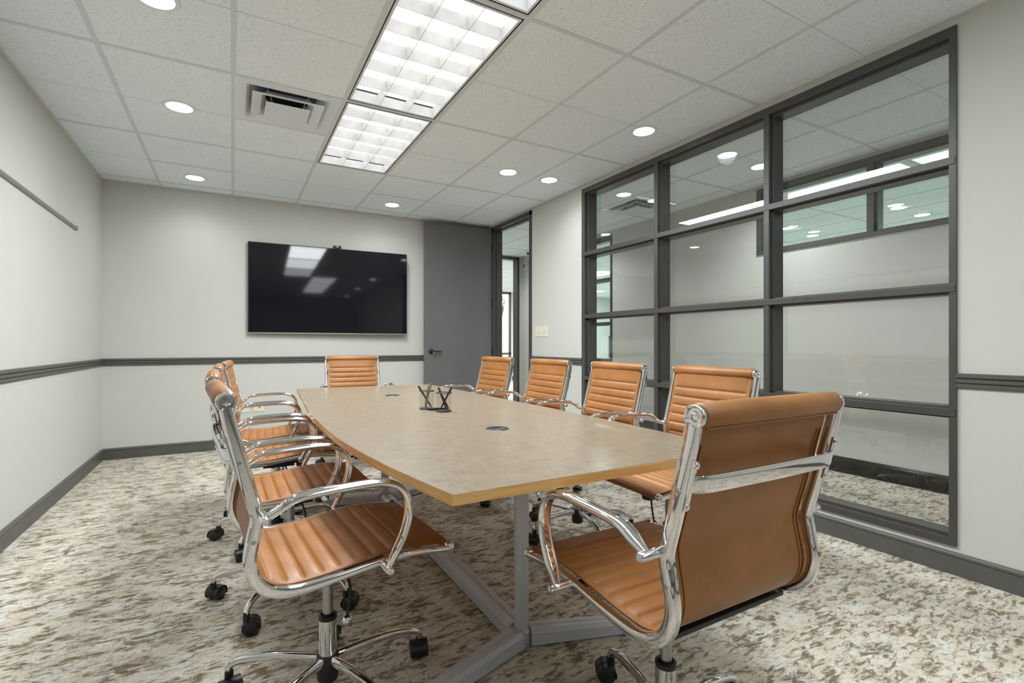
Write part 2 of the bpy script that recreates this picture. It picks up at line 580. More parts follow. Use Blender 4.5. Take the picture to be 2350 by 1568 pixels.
# ------------------------------------------------------------------ chair rails and baseboards
RAIL = [(0, 0.876), (0.010, 0.876), (0.013, 0.880), (0.013, 0.893), (0.009, 0.896), (0.009, 0.899), (0.017, 0.902),
        (0.017, 0.916), (0.011, 0.919), (0.011, 0.922), (0.020, 0.925), (0.020, 0.940), (0.016, 0.944), (0, 0.944)]
BASE = [(0, 0), (0.014, 0), (0.014, 0.078), (0.011, 0.080), (0.011, 0.084), (0.015, 0.086), (0.015, 0.096), (0.008, 0.104), (0, 0.106)]
def rail_run(name, prof, segs):
    bm = nb()
    for p0, p1, n in segs: profile_run(bm, prof, p0, p1, n)
    return struct(name, bm, M['trim'])
rail_run('trim_4', RAIL, [((UL, VN), (UL, VB), (1, 0))])
rail_run('trim_5', RAIL, [((UL, VB), (2.955, VB), (0, -1))])
rail_run('trim_6', RAIL, [((UR, WV1), (UR, DV0), (-1, 0)), ((UR, VN), (UR, WV0), (-1, 0))])
rail_run('baseboard_left', BASE, [((UL, VN), (UL, VB), (1, 0))])
rail_run('baseboard_back', BASE, [((UL, VB), (2.955, VB), (0, -1))])
BASE2 = [(d, z) for d, z in BASE]
rail_run('baseboard_right', BASE2, [((UR, VN), (UR, DV0), (-1, 0))])
rail_run('baseboard_near', BASE, [((UL, VN), (UR, VN), (0, 1))])
CB = [(0, 0), (0.014, 0), (0.014, 0.11), (0.006, 0.132), (0, 0.132)]
m2 = plain('gloss_black_base', (0.012, 0.012, 0.011), 0.12, spec=0.6, var=0.1)
bm = nb(); profile_run(bm, CB, (UC, VN), (UC, SL0), (-1, 0))
struct('baseboard_corridor_far', bm, m2)
bm = nb(); profile_run(bm, CB, (1.0, FV), (6.5, FV), (0, -1)); profile_run(bm, CB, (7.27, FV), (12.5, FV), (0, -1))
struct('baseboard_office_far', bm, M['trim'])

# ------------------------------------------------------------------ glazed screen in the right wall (window_1)
def screen_window(name, fu, bu, v0, v1, z0, z1, mull, trans, gmat, fw=0.036, bw=0.056, glass_u=None, head=0.0, sill=0.0):
    """fu: room-side face u, bu: back u; mull/trans: centre lines"""
    bm = nb()
    mid = fu + (0.032 if bu > fu else -0.032)
    lo, hi = sorted((fu, mid)); lo2, hi2 = sorted((mid, bu))
    def vert(c, w1, w2):
        box(bm, lo, hi, c - w1 / 2, c + w1 / 2, z0 + 0.033, z1 - 0.044, 0.002)
        box(bm, lo2, hi2, c - w2 / 2, c + w2 / 2, z0 + 0.049 + sill, z1 - 0.061 - head, 0.0015)
    def hor(c, w1, w2):
        box(bm, lo - 0.004, hi, v0 + 0.004, v1 - 0.004, c - w1 / 2, c + w1 / 2, 0.002)
        box(bm, lo2, hi2 - 0.001, v0, v1, c - w2 / 2, c + w2 / 2, 0.0015)
    for c in mull: vert(c, fw, bw)
    for c in trans: hor(c, fw, bw)
    # perimeter
    for (a, b_) in ((v0, v0 + 0.028), (v1 - 0.046, v1)):
        box(bm, lo, hi, a, b_, z0, z1, 0.002)
    for (a, b_) in ((v0, v0 + 0.036), (v1 - 0.066, v1)):
        box(bm, lo2, hi2, a, b_, z0, z1, 0.0015)
    box(bm, lo, hi, v0 + 0.027, v1 - 0.045, z1 - 0.045, z1, 0.002)
    box(bm, lo2, hi2, v0 + 0.035, v1 - 0.065, z1 - 0.062 - head, z1, 0.0015)
    box(bm, lo, hi, v0 + 0.027, v1 - 0.045, z0, z0 + 0.034, 0.002)
    box(bm, lo2, hi2, v0 + 0.035, v1 - 0.065, z0, z0 + 0.050 + sill, 0.0015)
    w = struct(name, bm, M['frame'])
    gu_ = glass_u if glass_u is not None else (fu + bu) / 2
    vs = [v0 + 0.01] + sorted(mull) + [v1 - 0.01]
    zs = [z0 + 0.01] + sorted(trans) + [z1 - 0.01]
    for a, b_ in zip(vs, vs[1:]):
        for c, d in zip(zs, zs[1:]):
            bm = nb()
            bm.faces.new([bm.verts.new(p) for p in ((gu_, a, c), (gu_, b_, c), (gu_, b_, d), (gu_, a, d))])
            p = obj('glass_pane', bm, gmat, w)
    return w
w1 = screen_window('window_1', 2.950, 3.083, WV0, WV1, WZ0, WZ1, [1.915, 2.842], [0.757, 1.343, 1.940], M['glass'], glass_u=3.052)
w1['label'] = 'dark framed twelve pane glazed screen in the right wall'
w2 = screen_window('window_2', 4.478, 4.60, CL0, CL1, CLZ0, CLZ1, [2.03, 1.02, 0.01, -1.0, -2.0], [], M['tealglass'], fw=0.05, bw=0.08, glass_u=4.55)
w3 = screen_window('window_3', 4.478, 4.60, SL0, SL1, 0.0, SLZ1, [6.16], [0.86, 1.36, 1.965], M['tealglass'], fw=0.04, bw=0.05, glass_u=4.55)
def far_window(name, u0, u1, z0, z1, mz):
    bm = nb()
    for a, b_, c, d in ((u0, u0 + 0.05, z0, z1), (u1 - 0.05, u1, z0, z1), (u0, u1, z0, z0 + 0.05), (u0, u1, z1 - 0.05, z1)):
        box(bm, a, b_, FV - 0.02, FV + 0.06, c, d)
    for z in mz: box(bm, u0, u1, FV - 0.02, FV + 0.06, z - 0.03, z + 0.03)
    w = struct(name, bm, M['frame'])
    bm = nb()
    bm.faces.new([bm.verts.new(p) for p in ((u0, FV + 0.03, z0), (u1, FV + 0.03, z0), (u1, FV + 0.03, z1), (u0, FV + 0.03, z1))])
    obj('glass_pane', bm, M['glass'], w)
far_window('window_4', wins[0][0], wins[0][1], wins[0][2], wins[0][3], [0.80])
far_window('window_5', wins[1][0], wins[1][1], wins[1][2], wins[1][3], [])

# ------------------------------------------------------------------ door frame and open door (door_1)
bm = nb()
fw = 0.050
box(bm, UR - 0.010, URB + 0.010, DV0, DV0 + fw, 0, DZ, 0.003)
box(bm, UR - 0.010, URB + 0.010, DV1 - fw, DV1, 0, DZ, 0.003)
box(bm, UR - 0.010, URB + 0.010, DV0, DV1, DZ - fw, DZ, 0.003)
box(bm, UR + 0.045, UR + 0.075, DV0 + fw, DV0 + fw + 0.014, 0, DZ - fw)
box(bm, UR + 0.045, UR + 0.075, DV1 - fw - 0.014, DV1 - fw, 0, DZ - fw)
box(bm, UR + 0.045, UR + 0.075, DV0 + fw, DV1 - fw, DZ - fw - 0.014, DZ - fw)
dr = struct('trim_7', bm, M['frame'])
dr['label'] = 'dark metal frame of the doorway'
d1 = struct('door_1', boxbm(2.036, 2.948, 5.662, 5.706, 0.012, 2.560, bev=0.002), M['door'])
d1['label'] = 'charcoal door standing open against the far wall'
for z in (0.30, 0.98, 1.62, 2.30):
    bm = nb()
    lathe(bm, [(0, -0.055), (0.008, -0.055), (0.008, 0.055), (0, 0.055)], 12, (2.957, 5.654, z))
    box(bm, 2.950, 2.954, 5.640, 5.700, z - 0.05, z + 0.05)
    obj('hinge', bm, M['blackmetal'], d1, True)
bm = nb()
hu, hz, hv = 2.118, 0.990, 5.662
lathe(bm, [(0, -0.016), (0.020, -0.016), (0.033, -0.008), (0.035, 0.0), (0, 0.0)], 24, (hu, hv, hz), 'y')
lathe(bm, [(0, -0.058), (0.012, -0.058), (0.012, -0.01), (0, -0.01)], 16, (hu, hv, hz), 'y')
sweep(bm, catmull([(hu - 0.008, hv - 0.050, hz), (hu + 0.04, hv - 0.052, hz), (hu + 0.085, hv - 0.050, hz - 0.002), (hu + 0.115, hv - 0.046, hz - 0.005)], 0.01), (0, 1, 0), ring_section(0.014, 0.020, 10))
hd = obj('lever_handle', bm, M['blackmetal'], d1, True)
bm = nb()
box(bm, hu - 0.002, hu + 0.002, hv - 0.080, hv - 0.056, hz - 0.006, hz + 0.006)
lathe(bm, [(0, -0.0015), (0.011, -0.0015), (0.011, 0.0015), (0, 0.0015)], 14, (hu + 0.004, hv - 0.075, hz - 0.018), 'y')
box(bm, hu + 0.001, hu + 0.007, hv - 0.0765, hv - 0.0735, hz - 0.058, hz - 0.024)
box(bm, hu + 0.005, hu + 0.010, hv - 0.0765, hv - 0.0735, hz - 0.050, hz - 0.036)
obj('key', bm, M['brass'], hd)
bm = nb(); box(bm, 2.0345, 2.038, 5.672, 5.696, hz - 0.028, hz + 0.028)
obj('latch_plate', bm, M['alu'], d1)

# frame of the doorway at the corridor's end
bm = nb()
box(bm, 4.375, 4.420, EV - 0.012, EV + T + 0.012, 0, 2.598, 0.003)
box(bm, 3.40, 3.445, EV - 0.012, EV + T + 0.012, 0, 2.598, 0.003)
box(bm, 3.40, 4.420, EV - 0.012, EV + T + 0.012, 2.555, 2.598, 0.003)
struct('trim_8', bm, M['frame'])

# ------------------------------------------------------------------ recessed troffers
def area_lamp(name, loc, sx, sy, power, parent=None, col=(0.93, 0.98, 1.0)):
    l = bpy.data.lights.new(name, 'AREA'); l.shape = 'RECTANGLE'; l.size = sx; l.size_y = sy
    l.energy = power; l.color = col
    o = bpy.data.objects.new(name, l); COL.objects.link(o); o.location = loc
    if parent: o.parent = parent
    return o

def troffer_proto():
    L = troffers[0][1] - troffers[0][0]; Wd = TU1 - TU0
    t = thing('recessed_troffer', 'x', 'ceiling light')
    # housing: open box above the ceiling, dark shadow gap around
    bm = nb()
    x0, x1, y0, y1 = -Wd / 2, Wd / 2, -L / 2, L / 2
    zt = 0.085
    for q in (((x0, y0, 0), (x1, y0, 0), (x1, y0, zt), (x0, y0, zt)), ((x1, y0, 0), (x1, y1, 0), (x1, y1, zt), (x1, y0, zt)),
              ((x1, y1, 0), (x0, y1, 0), (x0, y1, zt), (x1, y1, zt)), ((x0, y1, 0), (x0, y0, 0), (x0, y0, zt), (x0, y1, zt))):
        bm.faces.new([bm.verts.new(p) for p in q])
    e = 0.007
    obj('housing', bm, M['blackmetal'], t)
    # lens: luminous sheet
    bm = nb()
    bm.faces.new([bm.verts.new(p) for p in ((x0, y0, zt), (x1, y0, zt), (x1, y1, zt), (x0, y1, zt))])
    obj('lens', bm, M['panel'], t)
    # parabolic louver: border + curved blades
    bm = nb()
    g = 0.009
    X0, X1, Y0, Y1 = x0 + g, x1 - g, y0 + g, y1 - g
    hz = 0.062
    def blade(p0, p1, z0=0.004, z1=hz, w_top=0.026, w_bot=0.003):
        """blade with a parabolic flare towards the lens"""
        p0 = Vector((*p0, 0)); p1 = Vector((*p1, 0))
        d = (p1 - p0).normalized(); s = Vector((-d.y, d.x, 0))
        rows = []
        for k in range(6):
            t_ = k / 5
            z = z0 + (z1 - z0) * t_
            w = w_bot + (w_top - w_bot) * t_ ** 2
            rows.append([bm.verts.new(p + s * sg * w / 2 + Vector((0, 0, z))) for p in (p0, p1) for sg in (-1, 1)])
        for a, c in zip(rows, rows[1:]):
            bm.faces.new((a[0], a[2], c[2], c[0])); bm.faces.new((a[1], c[1], c[3], a[3]))
        bm.faces.new((rows[0][0], rows[0][1], rows[0][3], rows[0][2]))
    for k in range(0, 4):
        x = X0 + (X1 - X0) * k / 3
        blade((x, Y0), (x, Y1))
    for k in range(0, 7):
        y = Y0 + (Y1 - Y0) * k / 6
        blade((X0, y), (X1, y))
    obj('louver', bm, M['louver'], t, True)
    # flange around the louver
    bm = nb()
    f = 0.010
    for q in ((X0 - 0.002, X1 + 0.002, Y0 - 0.002, Y0 + f), (X0 - 0.002, X1 + 0.002, Y1 - f, Y1 + 0.002), (X0 - 0.002, X0 + f, Y0 + f, Y1 - f), (X1 - f, X1 + 0.002, Y0 + f, Y1 - f)):
        box(bm, *q, 0.0, 0.006)
    obj('louver_frame', bm, M['white'], t)
    return t
tp = troffer_proto()
tlab = ['white louvered troffer nearest the far wall, beside the square air vent',
        'large louvered troffer in the middle of the ceiling, between two others',
        'louvered troffer cut by the top edge of the picture',
        'louvered troffer just behind the viewer above the near end',
        'louvered troffer behind the viewer, first of the row set further right',
        'louvered troffer behind the viewer, middle of the rear three',
        'louvered troffer nearest the wall behind the viewer']
for k, (a, b_) in enumerate(troffers):
    o = tp if k == 0 else copy_tree(tp)
    o.location = ((TU0 + TU1) / 2 + (TSH if k > 3 else 0), (a + b_) / 2, ZC - 0.002)
    tag(o, tlab[k], 'ceiling light', 'fluorescent troffers in the meeting room ceiling')
    if k >= 3:
        for ch in o.children:
            if ch.name.startswith('lens'):
                ch.data = ch.data.copy(); ch.data.materials[0] = M['panel_dim']
    area_lamp('troffer_lamp', (0, 0, -0.008), TU1 - TU0 - 0.05, b_ - a - 0.05, (38.0, 33.0, 22.0, 8.0, 8.0, 8.0, 8.0)[k], o)

# ------------------------------------------------------------------ recessed downlights
def puck_proto():
    t = thing('recessed_downlight', 'x', 'downlight')
    bm = nb()
    lathe(bm, [(0.072, 0.0), (0.074, -0.005), (0.090, -0.006), (0.096, -0.001), (0.096, 0.001)], 40)
    obj('trim_ring', bm, M['white'], t, True)
    bm = nb()
    lathe(bm, [(0, -0.0035), (0.073, -0.0035)], 40)
    obj('lens', bm, M['puck'], t)
    return t
pk = puck_proto()
room_d = [(-0.297, 2.652, 'round downlight above the left wall cut by the picture top'),
          (-0.297, 3.800, 'large looking round downlight left of the square air vent'),
          (-0.297, 5.349, 'round downlight above the far wall, left of the television'),
          (2.594, 2.611, 'round downlight near the glazed screen, closest to the viewer'),
          (2.153, 3.820, 'left of the two downlights side by side by the pillar wall'),
          (2.591, 3.817, 'right of the two downlights side by side by the pillar wall'),
          (1.542, 5.335, 'round downlight in front of the charcoal door, above the television end'),
          (-0.297, -0.4, 'round downlight behind the viewer on the left, first'),
          (2.594, -0.4, 'round downlight behind the viewer on the right, first'),
          (-0.297, -2.6, 'round downlight behind the viewer on the left, middle'),
          (2.594, -2.6, 'round downlight behind the viewer on the right, middle'),
          (-0.297, -4.8, 'round downlight behind the viewer on the left, rearmost'),
          (2.594, -4.8, 'round downlight behind the viewer on the right, rearmost')]
cor_d = [(3.99, 2.64, 'corridor downlight shining beside the screen mullion'),
         (3.79, 0.2, 'corridor downlight near the near end of the screen'),
         (3.79, -2.5, 'corridor downlight behind the viewer'),
         (3.79, 5.3, 'corridor downlight outside the doorway'),
         (3.70, 6.9, 'corridor downlight before the end doorway')]
off_d = [(6.43, 3.87, 'office downlight seen through left clerestory pane, left one'),
         (7.18, 3.97, 'office downlight seen through left clerestory pane, right one'),
         (6.56, 2.69, 'office downlight seen through right clerestory pane, left one'),
         (7.16, 2.70, 'office downlight seen through right clerestory pane, right one')]
def spot(loc, power, size=150, blend=1.0):
    l = bpy.data.lights.new('downlight_lamp', 'SPOT'); l.energy = power; l.spot_size = R(size); l.spot_blend = blend
    l.shadow_soft_size = 0.065; l.color = (0.95, 0.98, 1.0)
    o = bpy.data.objects.new('downlight_lamp', l); COL.objects.link(o); o.location = loc
    return o
first = True
for lst, grp, pw in ((room_d, 'recessed downlights in the meeting room ceiling', P_DOWN), (cor_d, 'recessed downlights in the corridor ceiling', P_DOWN * 4.2), (off_d, 'recessed downlights in the office beyond the corridor', P_FAR)):
    for (u, v_, lab) in lst:
        o = pk if first else copy_tree(pk)
        first = False
        o.location = (u, v_, ZC)
        tag(o, lab, 'downlight', grp)
        s = spot((0, 0, -0.012), pw * (0.10 if (v_ < 0 and u < 3) else 1.0)); s.parent = o
# big lamps of the office (its own troffers)
def office_troffer(u, v_, lab, power, sy=1.15):
    t = thing('office_troffer', lab, 'ceiling light', (u, v_, ZC), 0, 'flat troffers in the office ceiling')
    obj('lens', boxbm(-0.27, 0.27, -sy / 2, sy / 2, -0.004, -0.001), M['panel'], t)
    obj('frame', boxbm(-0.29, 0.29, -sy / 2 - 0.02, sy / 2 + 0.02, -0.0025, 0.0), M['white'], t)
    area_lamp('troffer_lamp', (0, 0, -0.01), 0.5, sy - 0.05, power, t, (0.86, 0.94, 1.0))
for u, v_, lab, pw in ((8.8, 1.0, 'flat office troffer beyond the clerestory, near side', 70), (8.8, 4.6, 'flat office troffer beyond the clerestory, middle', 70),
                       (7.0, 8.6, 'flat office troffer beyond the sidelight', 80), (10.2, 9.0, 'flat office troffer by the far right window', 80), (4.3, 10.3, 'flat office troffer past the end doorway', 80),
                       (9.2, 11.6, 'flat office troffer near the far windows', 60)):
    office_troffer(u, v_, lab, pw)

# ------------------------------------------------------------------ square air diffusers
def diffuser(loc, rect, lab):
    hw = (rect[1] - rect[0]) / 2
    t = thing('air_diffuser', lab, 'air vent', loc, 0, 'square ceiling air diffusers')
    bm = nb()
    o_, i_ = hw, 0.215
    def ring(a, za, b_, zb, bm=bm):
        A = [bm.verts.new((sx * a, sy * a, za)) for sx, sy in ((-1, -1), (1, -1), (1, 1), (-1, 1))]
        B = [bm.verts.new((sx * b_, sy * b_, zb)) for sx, sy in ((-1, -1), (1, -1), (1, 1), (-1, 1))]
        for k in range(4): bm.faces.new((A[k], A[(k + 1) % 4], B[(k + 1) % 4], B[k]))
    ring(o_, -0.003, 0.235, -0.003); ring(0.235, -0.003, 0.222, 0.012); ring(0.222, 0.012, 0.18, 0.075)
    obj('face_panel', bm, M['white'], t)
    bm = nb()
    ring(0.205, -0.026, 0.150, -0.010, bm); ring(0.150, -0.010, 0.125, 0.030, bm); ring(0.205, -0.026, 0.205, -0.023, bm); ring(0.205, -0.023, 0.150, -0.006, bm)
    obj('louver_ring', bm, M['white'], t)
    bm = nb()
    box(bm, -0.128, 0.128, -0.128, 0.128, -0.040, -0.036)
    lathe(bm, [(0, -0.0425), (0.018, -0.0425), (0.020, -0.040)], 20)
    obj('centre_plate', bm, M['white'], t)
    for a in range(4):
        bm = nb()
        c_, s_ = math.cos(PI / 4 + a * PI / 2), math.sin(PI / 4 + a * PI / 2)
        tube(bm, [(c_ * 0.12, s_ * 0.12, -0.034), (c_ * 0.15, s_ * 0.15, 0.03), (c_ * 0.2, s_ * 0.2, 0.07)], 0.004, 6)
        obj('bracket', bm, M['alu'], t)
    bm = nb()
    ring(0.26, 0.075, 0.26, 0.10, bm)
    lathe(bm, [(0.13, 0.06), (0.13, 0.10)], 28)
    bm.faces.new([bm.verts.new(p) for p in ((-0.27, -0.27, 0.10), (0.27, -0.27, 0.10), (0.27, 0.27, 0.10), (-0.27, 0.27, 0.10))])
    obj('duct', bm, M['dark'], t)
diffuser(((VENT[0] + VENT[1]) / 2, (VENT[2] + VENT[3]) / 2, ZC), VENT, 'white square air diffuser beside the farthest troffer')
diffuser(((CV[0] + CV[1]) / 2, (CV[2] + CV[3]) / 2, ZC), CV, 'square air diffuser in the corridor ceiling behind the glazed screen')

# ------------------------------------------------------------------ television and webcam
tv = thing('television', 'large black wall-mounted flat television above the chair rail', 'television', (0.985, 5.722, 1.19), R(-1.6))
TVW, TVH = 1.682, 0.958
bm = nb(); box(bm, -TVW / 2, TVW / 2, 0.0, 0.028, 0, TVH, 0.003)
obj('casing', bm, M['blackmetal'], tv)
obj('screen', boxbm(-TVW / 2 + 0.008, TVW / 2 - 0.008, -0.0015, 0.001, 0.016, TVH - 0.008), M['screen'], tv)
obj('bottom_bezel', boxbm(-TVW / 2 + 0.002, TVW / 2 - 0.002, -0.003, 0.002, 0.001, 0.012), M['alu'], tv)
obj('wall_bracket', boxbm(-0.42, 0.42, 0.028, 0.066, 0.25, 0.70), M['blackmetal'], tv)
wc = thing('webcam', 'small dark webcam clipped on top of the television', 'webcam', (1.028, 5.724, 2.148))
bm = nb(); box(bm, -0.045, 0.045, -0.022, 0.012, 0.001, 0.030, 0.010)
obj('body', bm, M['blackmetal'], wc, True)
bm = nb(); lathe(bm, [(0, -0.003), (0.008, -0.003), (0.010, 0.001)], 18, (0, -0.022, 0.016), 'y')
obj('lens', bm, M['alu'], wc, True)
obj('clip', boxbm(-0.02, 0.02, -0.006, 0.034, -0.001, 0.004), M['blackmetal'], wc)

# ------------------------------------------------------------------ wall fittings
dr_ = thing('display_rail', 'thin grey aluminium display rail high on the left wall', 'rail', (UL, 0, 0))
bm = nb()
profile_run(bm, [(0, 1.958), (0.012, 1.958), (0.018, 1.964), (0.018, 1.978), (0.010, 1.986), (0, 1.986)], (0, 1.2), (0, 4.905), (1, 0))
obj('rail', bm, M['alu'], dr_)
obj('end_cap', boxbm(0, 0.019, 4.905, 4.914, 1.956, 1.988), M['alu'], dr_)

def outlet(u, lab, kind):
    t = thing('wall_outlet', lab, 'outlet', (u, VB, 0.402), 0, 'outlet plates on the far wall')
    obj('plate', boxbm(-0.052, 0.052, -0.006, 0, -0.034, 0.034, bev=0.002), M['ivory'], t)
    if kind == 0:
        bm = nb(); lathe(bm, [(0, -0.010), (0.006, -0.010), (0.007, -0.006)], 14, (0.010, 0, 0.008), 'y')
        obj('jack', bm, M['blackmetal'], t)
    else:
        bm = nb(); box(bm, -0.02, 0.02, -0.008, -0.006, -0.012, 0.012); obj('socket', bm, M['white'], t)
    bm = nb()
    for sx in (-1, 1):
        lathe(bm, [(0, -0.0075), (0.003, -0.0075), (0.003, -0.005)], 10, (sx * 0.042, 0, -0.022), 'y')
    obj('screw', bm, M['alu'], t)
outlet(0.245, 'ivory outlet plate with a dark jack low on the far wall', 0)
outlet(0.110, 'ivory outlet plate low on the far wall, left of the jack plate', 1)

def switch(v0, v1, n, lab):
    t = thing('light_switch', lab, 'light switch', (UR, (v0 + v1) / 2, 1.218), 0, 'ivory switch plates on the right wall')
    w = (v1 - v0) / 2 - 0.002
    obj('plate', boxbm(-0.006, 0, -w, w, -0.058, 0.058, bev=0.002), M['ivory'], t)
    for k in range(n):
        c = (k - (n - 1) / 2) * 0.046
        bm = nb(); box(bm, -0.018, -0.005, c - 0.005, c + 0.005, -0.006, 0.012, 0.001)
        obj('toggle', bm, M['ivory'], t)
switch(4.468, 4.640, 3, 'wide ivory three toggle switch plate beside the doorway')
switch(4.388, 4.466, 1, 'narrow ivory single switch plate, right of the wide one')

# fire alarm strobe and ceiling sensor in the corridor
t = thing('alarm_strobe', 'small white alarm strobe on the corridor end wall', 'alarm', (UC, 7.33, 2.44))
obj('base', boxbm(-0.025, 0, -0.05, 0.05, -0.06, 0.06, bev=0.004), M['white'], t)
obj('lens', boxbm(-0.045, -0.025, -0.025, 0.025, -0.04, 0.04, bev=0.006), M['alu'], t)
t = thing('ceiling_sensor', 'small round dark sensor on the corridor ceiling', 'sensor', (4.27, 6.9, ZC))
bm = nb(); lathe(bm, [(0.055, 0.0), (0.055, -0.015), (0.035, -0.028), (0, -0.03)], 24)
obj('base', bm, M['white'], t, True)
bm = nb(); lathe(bm, [(0.028, -0.024), (0.024, -0.05), (0, -0.06)], 20)
obj('dome', bm, M['black'], t, True)

# ------------------------------------------------------------------ conference table
ZT, ZB = 0.748, 0.723
left = [(1.000, 0.424), (1.19, 0.391), (1.39, 0.362), (1.66, 0.336), (1.90, 0.325), (2.36, 0.326), (2.70, 0.342), (3.00, 0.362), (3.50, 0.392), (3.95, 0.422)]
right = [(1.000, 1.392), (1.30, 1.424), (1.85, 1.440), (2.30, 1.442), (2.80, 1.442), (3.30, 1.436), (3.60, 1.428), (3.86, 1.412)]
lp = catmull([(u, v_, 0) for v_, u in left], 0.06)
rp = catmull([(u, v_, 0) for v_, u in right], 0.06)
outline = [(p.x, p.y) for p in rp] + [(p.x, p.y) for p in reversed(lp)]
table = thing('conference_table', 'long boat-shaped conference table with pale laminate top and oak edge', 'table', (0.905, 2.43, 0))
def loc2(pts): return [(x - 0.905, y - 2.43) for x, y in pts]
bm = nb(); prism(bm, loc2(outline), ZB, ZT - 0.0012, 0)
obj('edge_band', bm, M['oak'], table)['label'] = 'oak edge band'
def inset(pts, d):
    cx_ = sum(p[0] for p in pts) / len(pts); cy_ = sum(p[1] for p in pts) / len(pts)
    out = []
    for x, y in pts:
        L = math.hypot(x - cx_, y - cy_)
        out.append((x - (x - cx_) / L * d, y - (y - cy_) / L * d))
    return out
bm = nb(); prism(bm, inset(loc2(outline), 0.0015), ZT - 0.0012, ZT, 0)
obj('tabletop', bm, M['laminate'], table)
def beam(bm, p0, p1, wb=0.078, wt=0.050, z0=0.008, z1=0.062, taper=1.0):
    p0 = Vector((*p0, 0)); p1 = Vector((*p1, 0))
    d = (p1 - p0).normalized(); s = Vector((-d.y, d.x, 0))
    sec = [(-wb / 2, z0), (wb / 2, z0), (wb / 2, z1 - 0.012), (wt / 2, z1), (0.006, z1), (0, z1 - 0.004), (-0.006, z1), (-wt / 2, z1), (-wb / 2, z1 - 0.012)]
    a = [bm.verts.new(p0 + s * x + Vector((0, 0, z))) for x, z in sec]
    c = [bm.verts.new(p1 + s * x * taper + Vector((0, 0, z0 + (z - z0) * (0.75 if taper < 1 else 1)))) for x, z in sec]
    bm.faces.new(a[::-1]); bm.faces.new(c)
    for i in range(len(sec)):
        bm.faces.new((a[i], a[(i + 1) % len(sec)], c[(i + 1) % len(sec)], c[i]))
PU, PV0, PV1 = 0.915, 1.525, 3.335
for pv in (PV0, PV1):
    bm = nb()
    lathe(bm, [(0, 0.0), (0.034, 0.0), (0.034, 0.050), (0.0265, 0.058), (0.0265, ZB - 0.006), (0.0, ZB - 0.006)], 32, (PU - 0.905, pv - 2.43, 0))
    obj('post', bm, M['powder'], table, True)
    bm = nb(); box(bm, PU - 0.905 - 0.09, PU - 0.905 + 0.09, pv - 2.43 - 0.09, pv - 2.43 + 0.09, ZB - 0.008, ZB - 0.0005)
    obj('mounting_plate', bm, M['powder'], table)
    sg = -1 if pv == PV0 else 1
    for a in (18, 162):
        dx, dy = math.cos(R(a)), sg * math.sin(R(a))
        bm = nb()
        beam(bm, (PU - 0.905 + dx * 0.03, pv - 2.43 + dy * 0.03), (PU - 0.905 + dx * 0.47, pv - 2.43 + dy * 0.47), taper=0.8)
        lg = obj('foot', bm, M['powder'], table)
        bm = nb(); lathe(bm, [(0, 0), (0.018, 0), (0.018, 0.009), (0, 0.009)], 16, (PU - 0.905 + dx * 0.44, pv - 2.43 + dy * 0.44, 0))
        obj('glide', bm, M['black'], lg)
bm = nb(); beam(bm, (PU - 0.905, PV0 - 2.43 + 0.03), (PU - 0.905, PV1 - 2.43 - 0.03))
obj('stretcher', bm, M['powder'], table)

# grommets set in the table top
for u, v_, lab in ((0.910, 1.700, 'round dark power grommet set in the near half of the table'), (0.904, 3.126, 'round dark power grommet set in the far half of the table')):
    t = thing('power_grommet', lab, 'grommet', (u, v_, ZT), 0, 'power grommets in the table top')
    bm = nb(); lathe(bm, [(0, 0.0003), (0.038, 0.0003), (0.0385, 0.0022), (0.043, 0.0026), (0.0455, 0.0004), (0.0455, 0.0)], 40)
    obj('rim', bm, M['black'], t, True)
    bm = nb(); lathe(bm, [(0, 0.0018), (0.030, 0.0018), (0.037, 0.0012)], 36)
    box(bm, -0.012, 0.016, 0.012, 0.022, 0.0016, 0.004, 0.001)
    obj('lid', bm, plain('grommet_grey_%d' % int(u * 1000), srgb(48, 53, 62), 0.3, var=0.05), t)

# ------------------------------------------------------------------ pen cups, pens, small case
def pen_cup(u, v_, lab):
    t = thing('pen_cup', lab, 'pen cup', (u, v_, ZT), 0, 'black wire mesh pen cups')
    r, h = 0.037, 0.092
    bm = nb(); tube(bm, [(math.cos(a) * r, math.sin(a) * r, h) for a in [2 * PI * k / 36 for k in range(37)]], 0.0022, 8, False)
    obj('rim', bm, M['blackmetal'], t, True)
    bm = nb(); lathe(bm, [(0, 0.0), (r, 0.0), (r + 0.001, 0.005), (r - 0.002, 0.006), (0, 0.004)], 32)
    obj('base', bm, M['blackmetal'], t, True)
    bm = nb(); lathe(bm, [(r - 0.0005, 0.004), (r - 0.0005, h)], 36)
    obj('mesh_wall', bm, M['mesh'], t, True)
    return t
def pen(p0, p1, r, mat, lab, clip=True):
    p0 = Vector(p0); p1 = Vector(p1)
    t = thing('pen', lab, 'pen', p0, 0, 'pens standing in the wire cups')
    d = p1 - p0
    q = Vector((0, 0, 1)).rotation_difference(d.normalized())
    t.rotation_mode = 'QUATERNION'; t.rotation_quaternion = q
    L = d.length
    bm = nb(); lathe(bm, [(0, 0), (0.0012, 0.001), (r * 0.9, 0.014), (r, 0.03), (r, L * 0.62)], 14)
    obj('barrel', bm, mat, t, True)
    bm = nb(); lathe(bm, [(r * 1.12, L * 0.60), (r * 1.12, L - 0.004), (r * 0.8, L), (0, L)], 14)
    cp = obj('cap', bm, mat, t, True)
    if clip:
        bm = nb(); box(bm, r * 1.1, r * 1.1 + 0.002, -0.0018, 0.0018, L * 0.70, L - 0.004)
        obj('clip', bm, M['alu'], cp)
    return t
ca = (0.873, 2.395); cb = (0.912, 2.262)
pen_cup(*ca, 'black wire mesh pen cup farther back, with three pens')
pen_cup(*cb, 'black wire mesh pen cup nearer the viewer, with three pens')
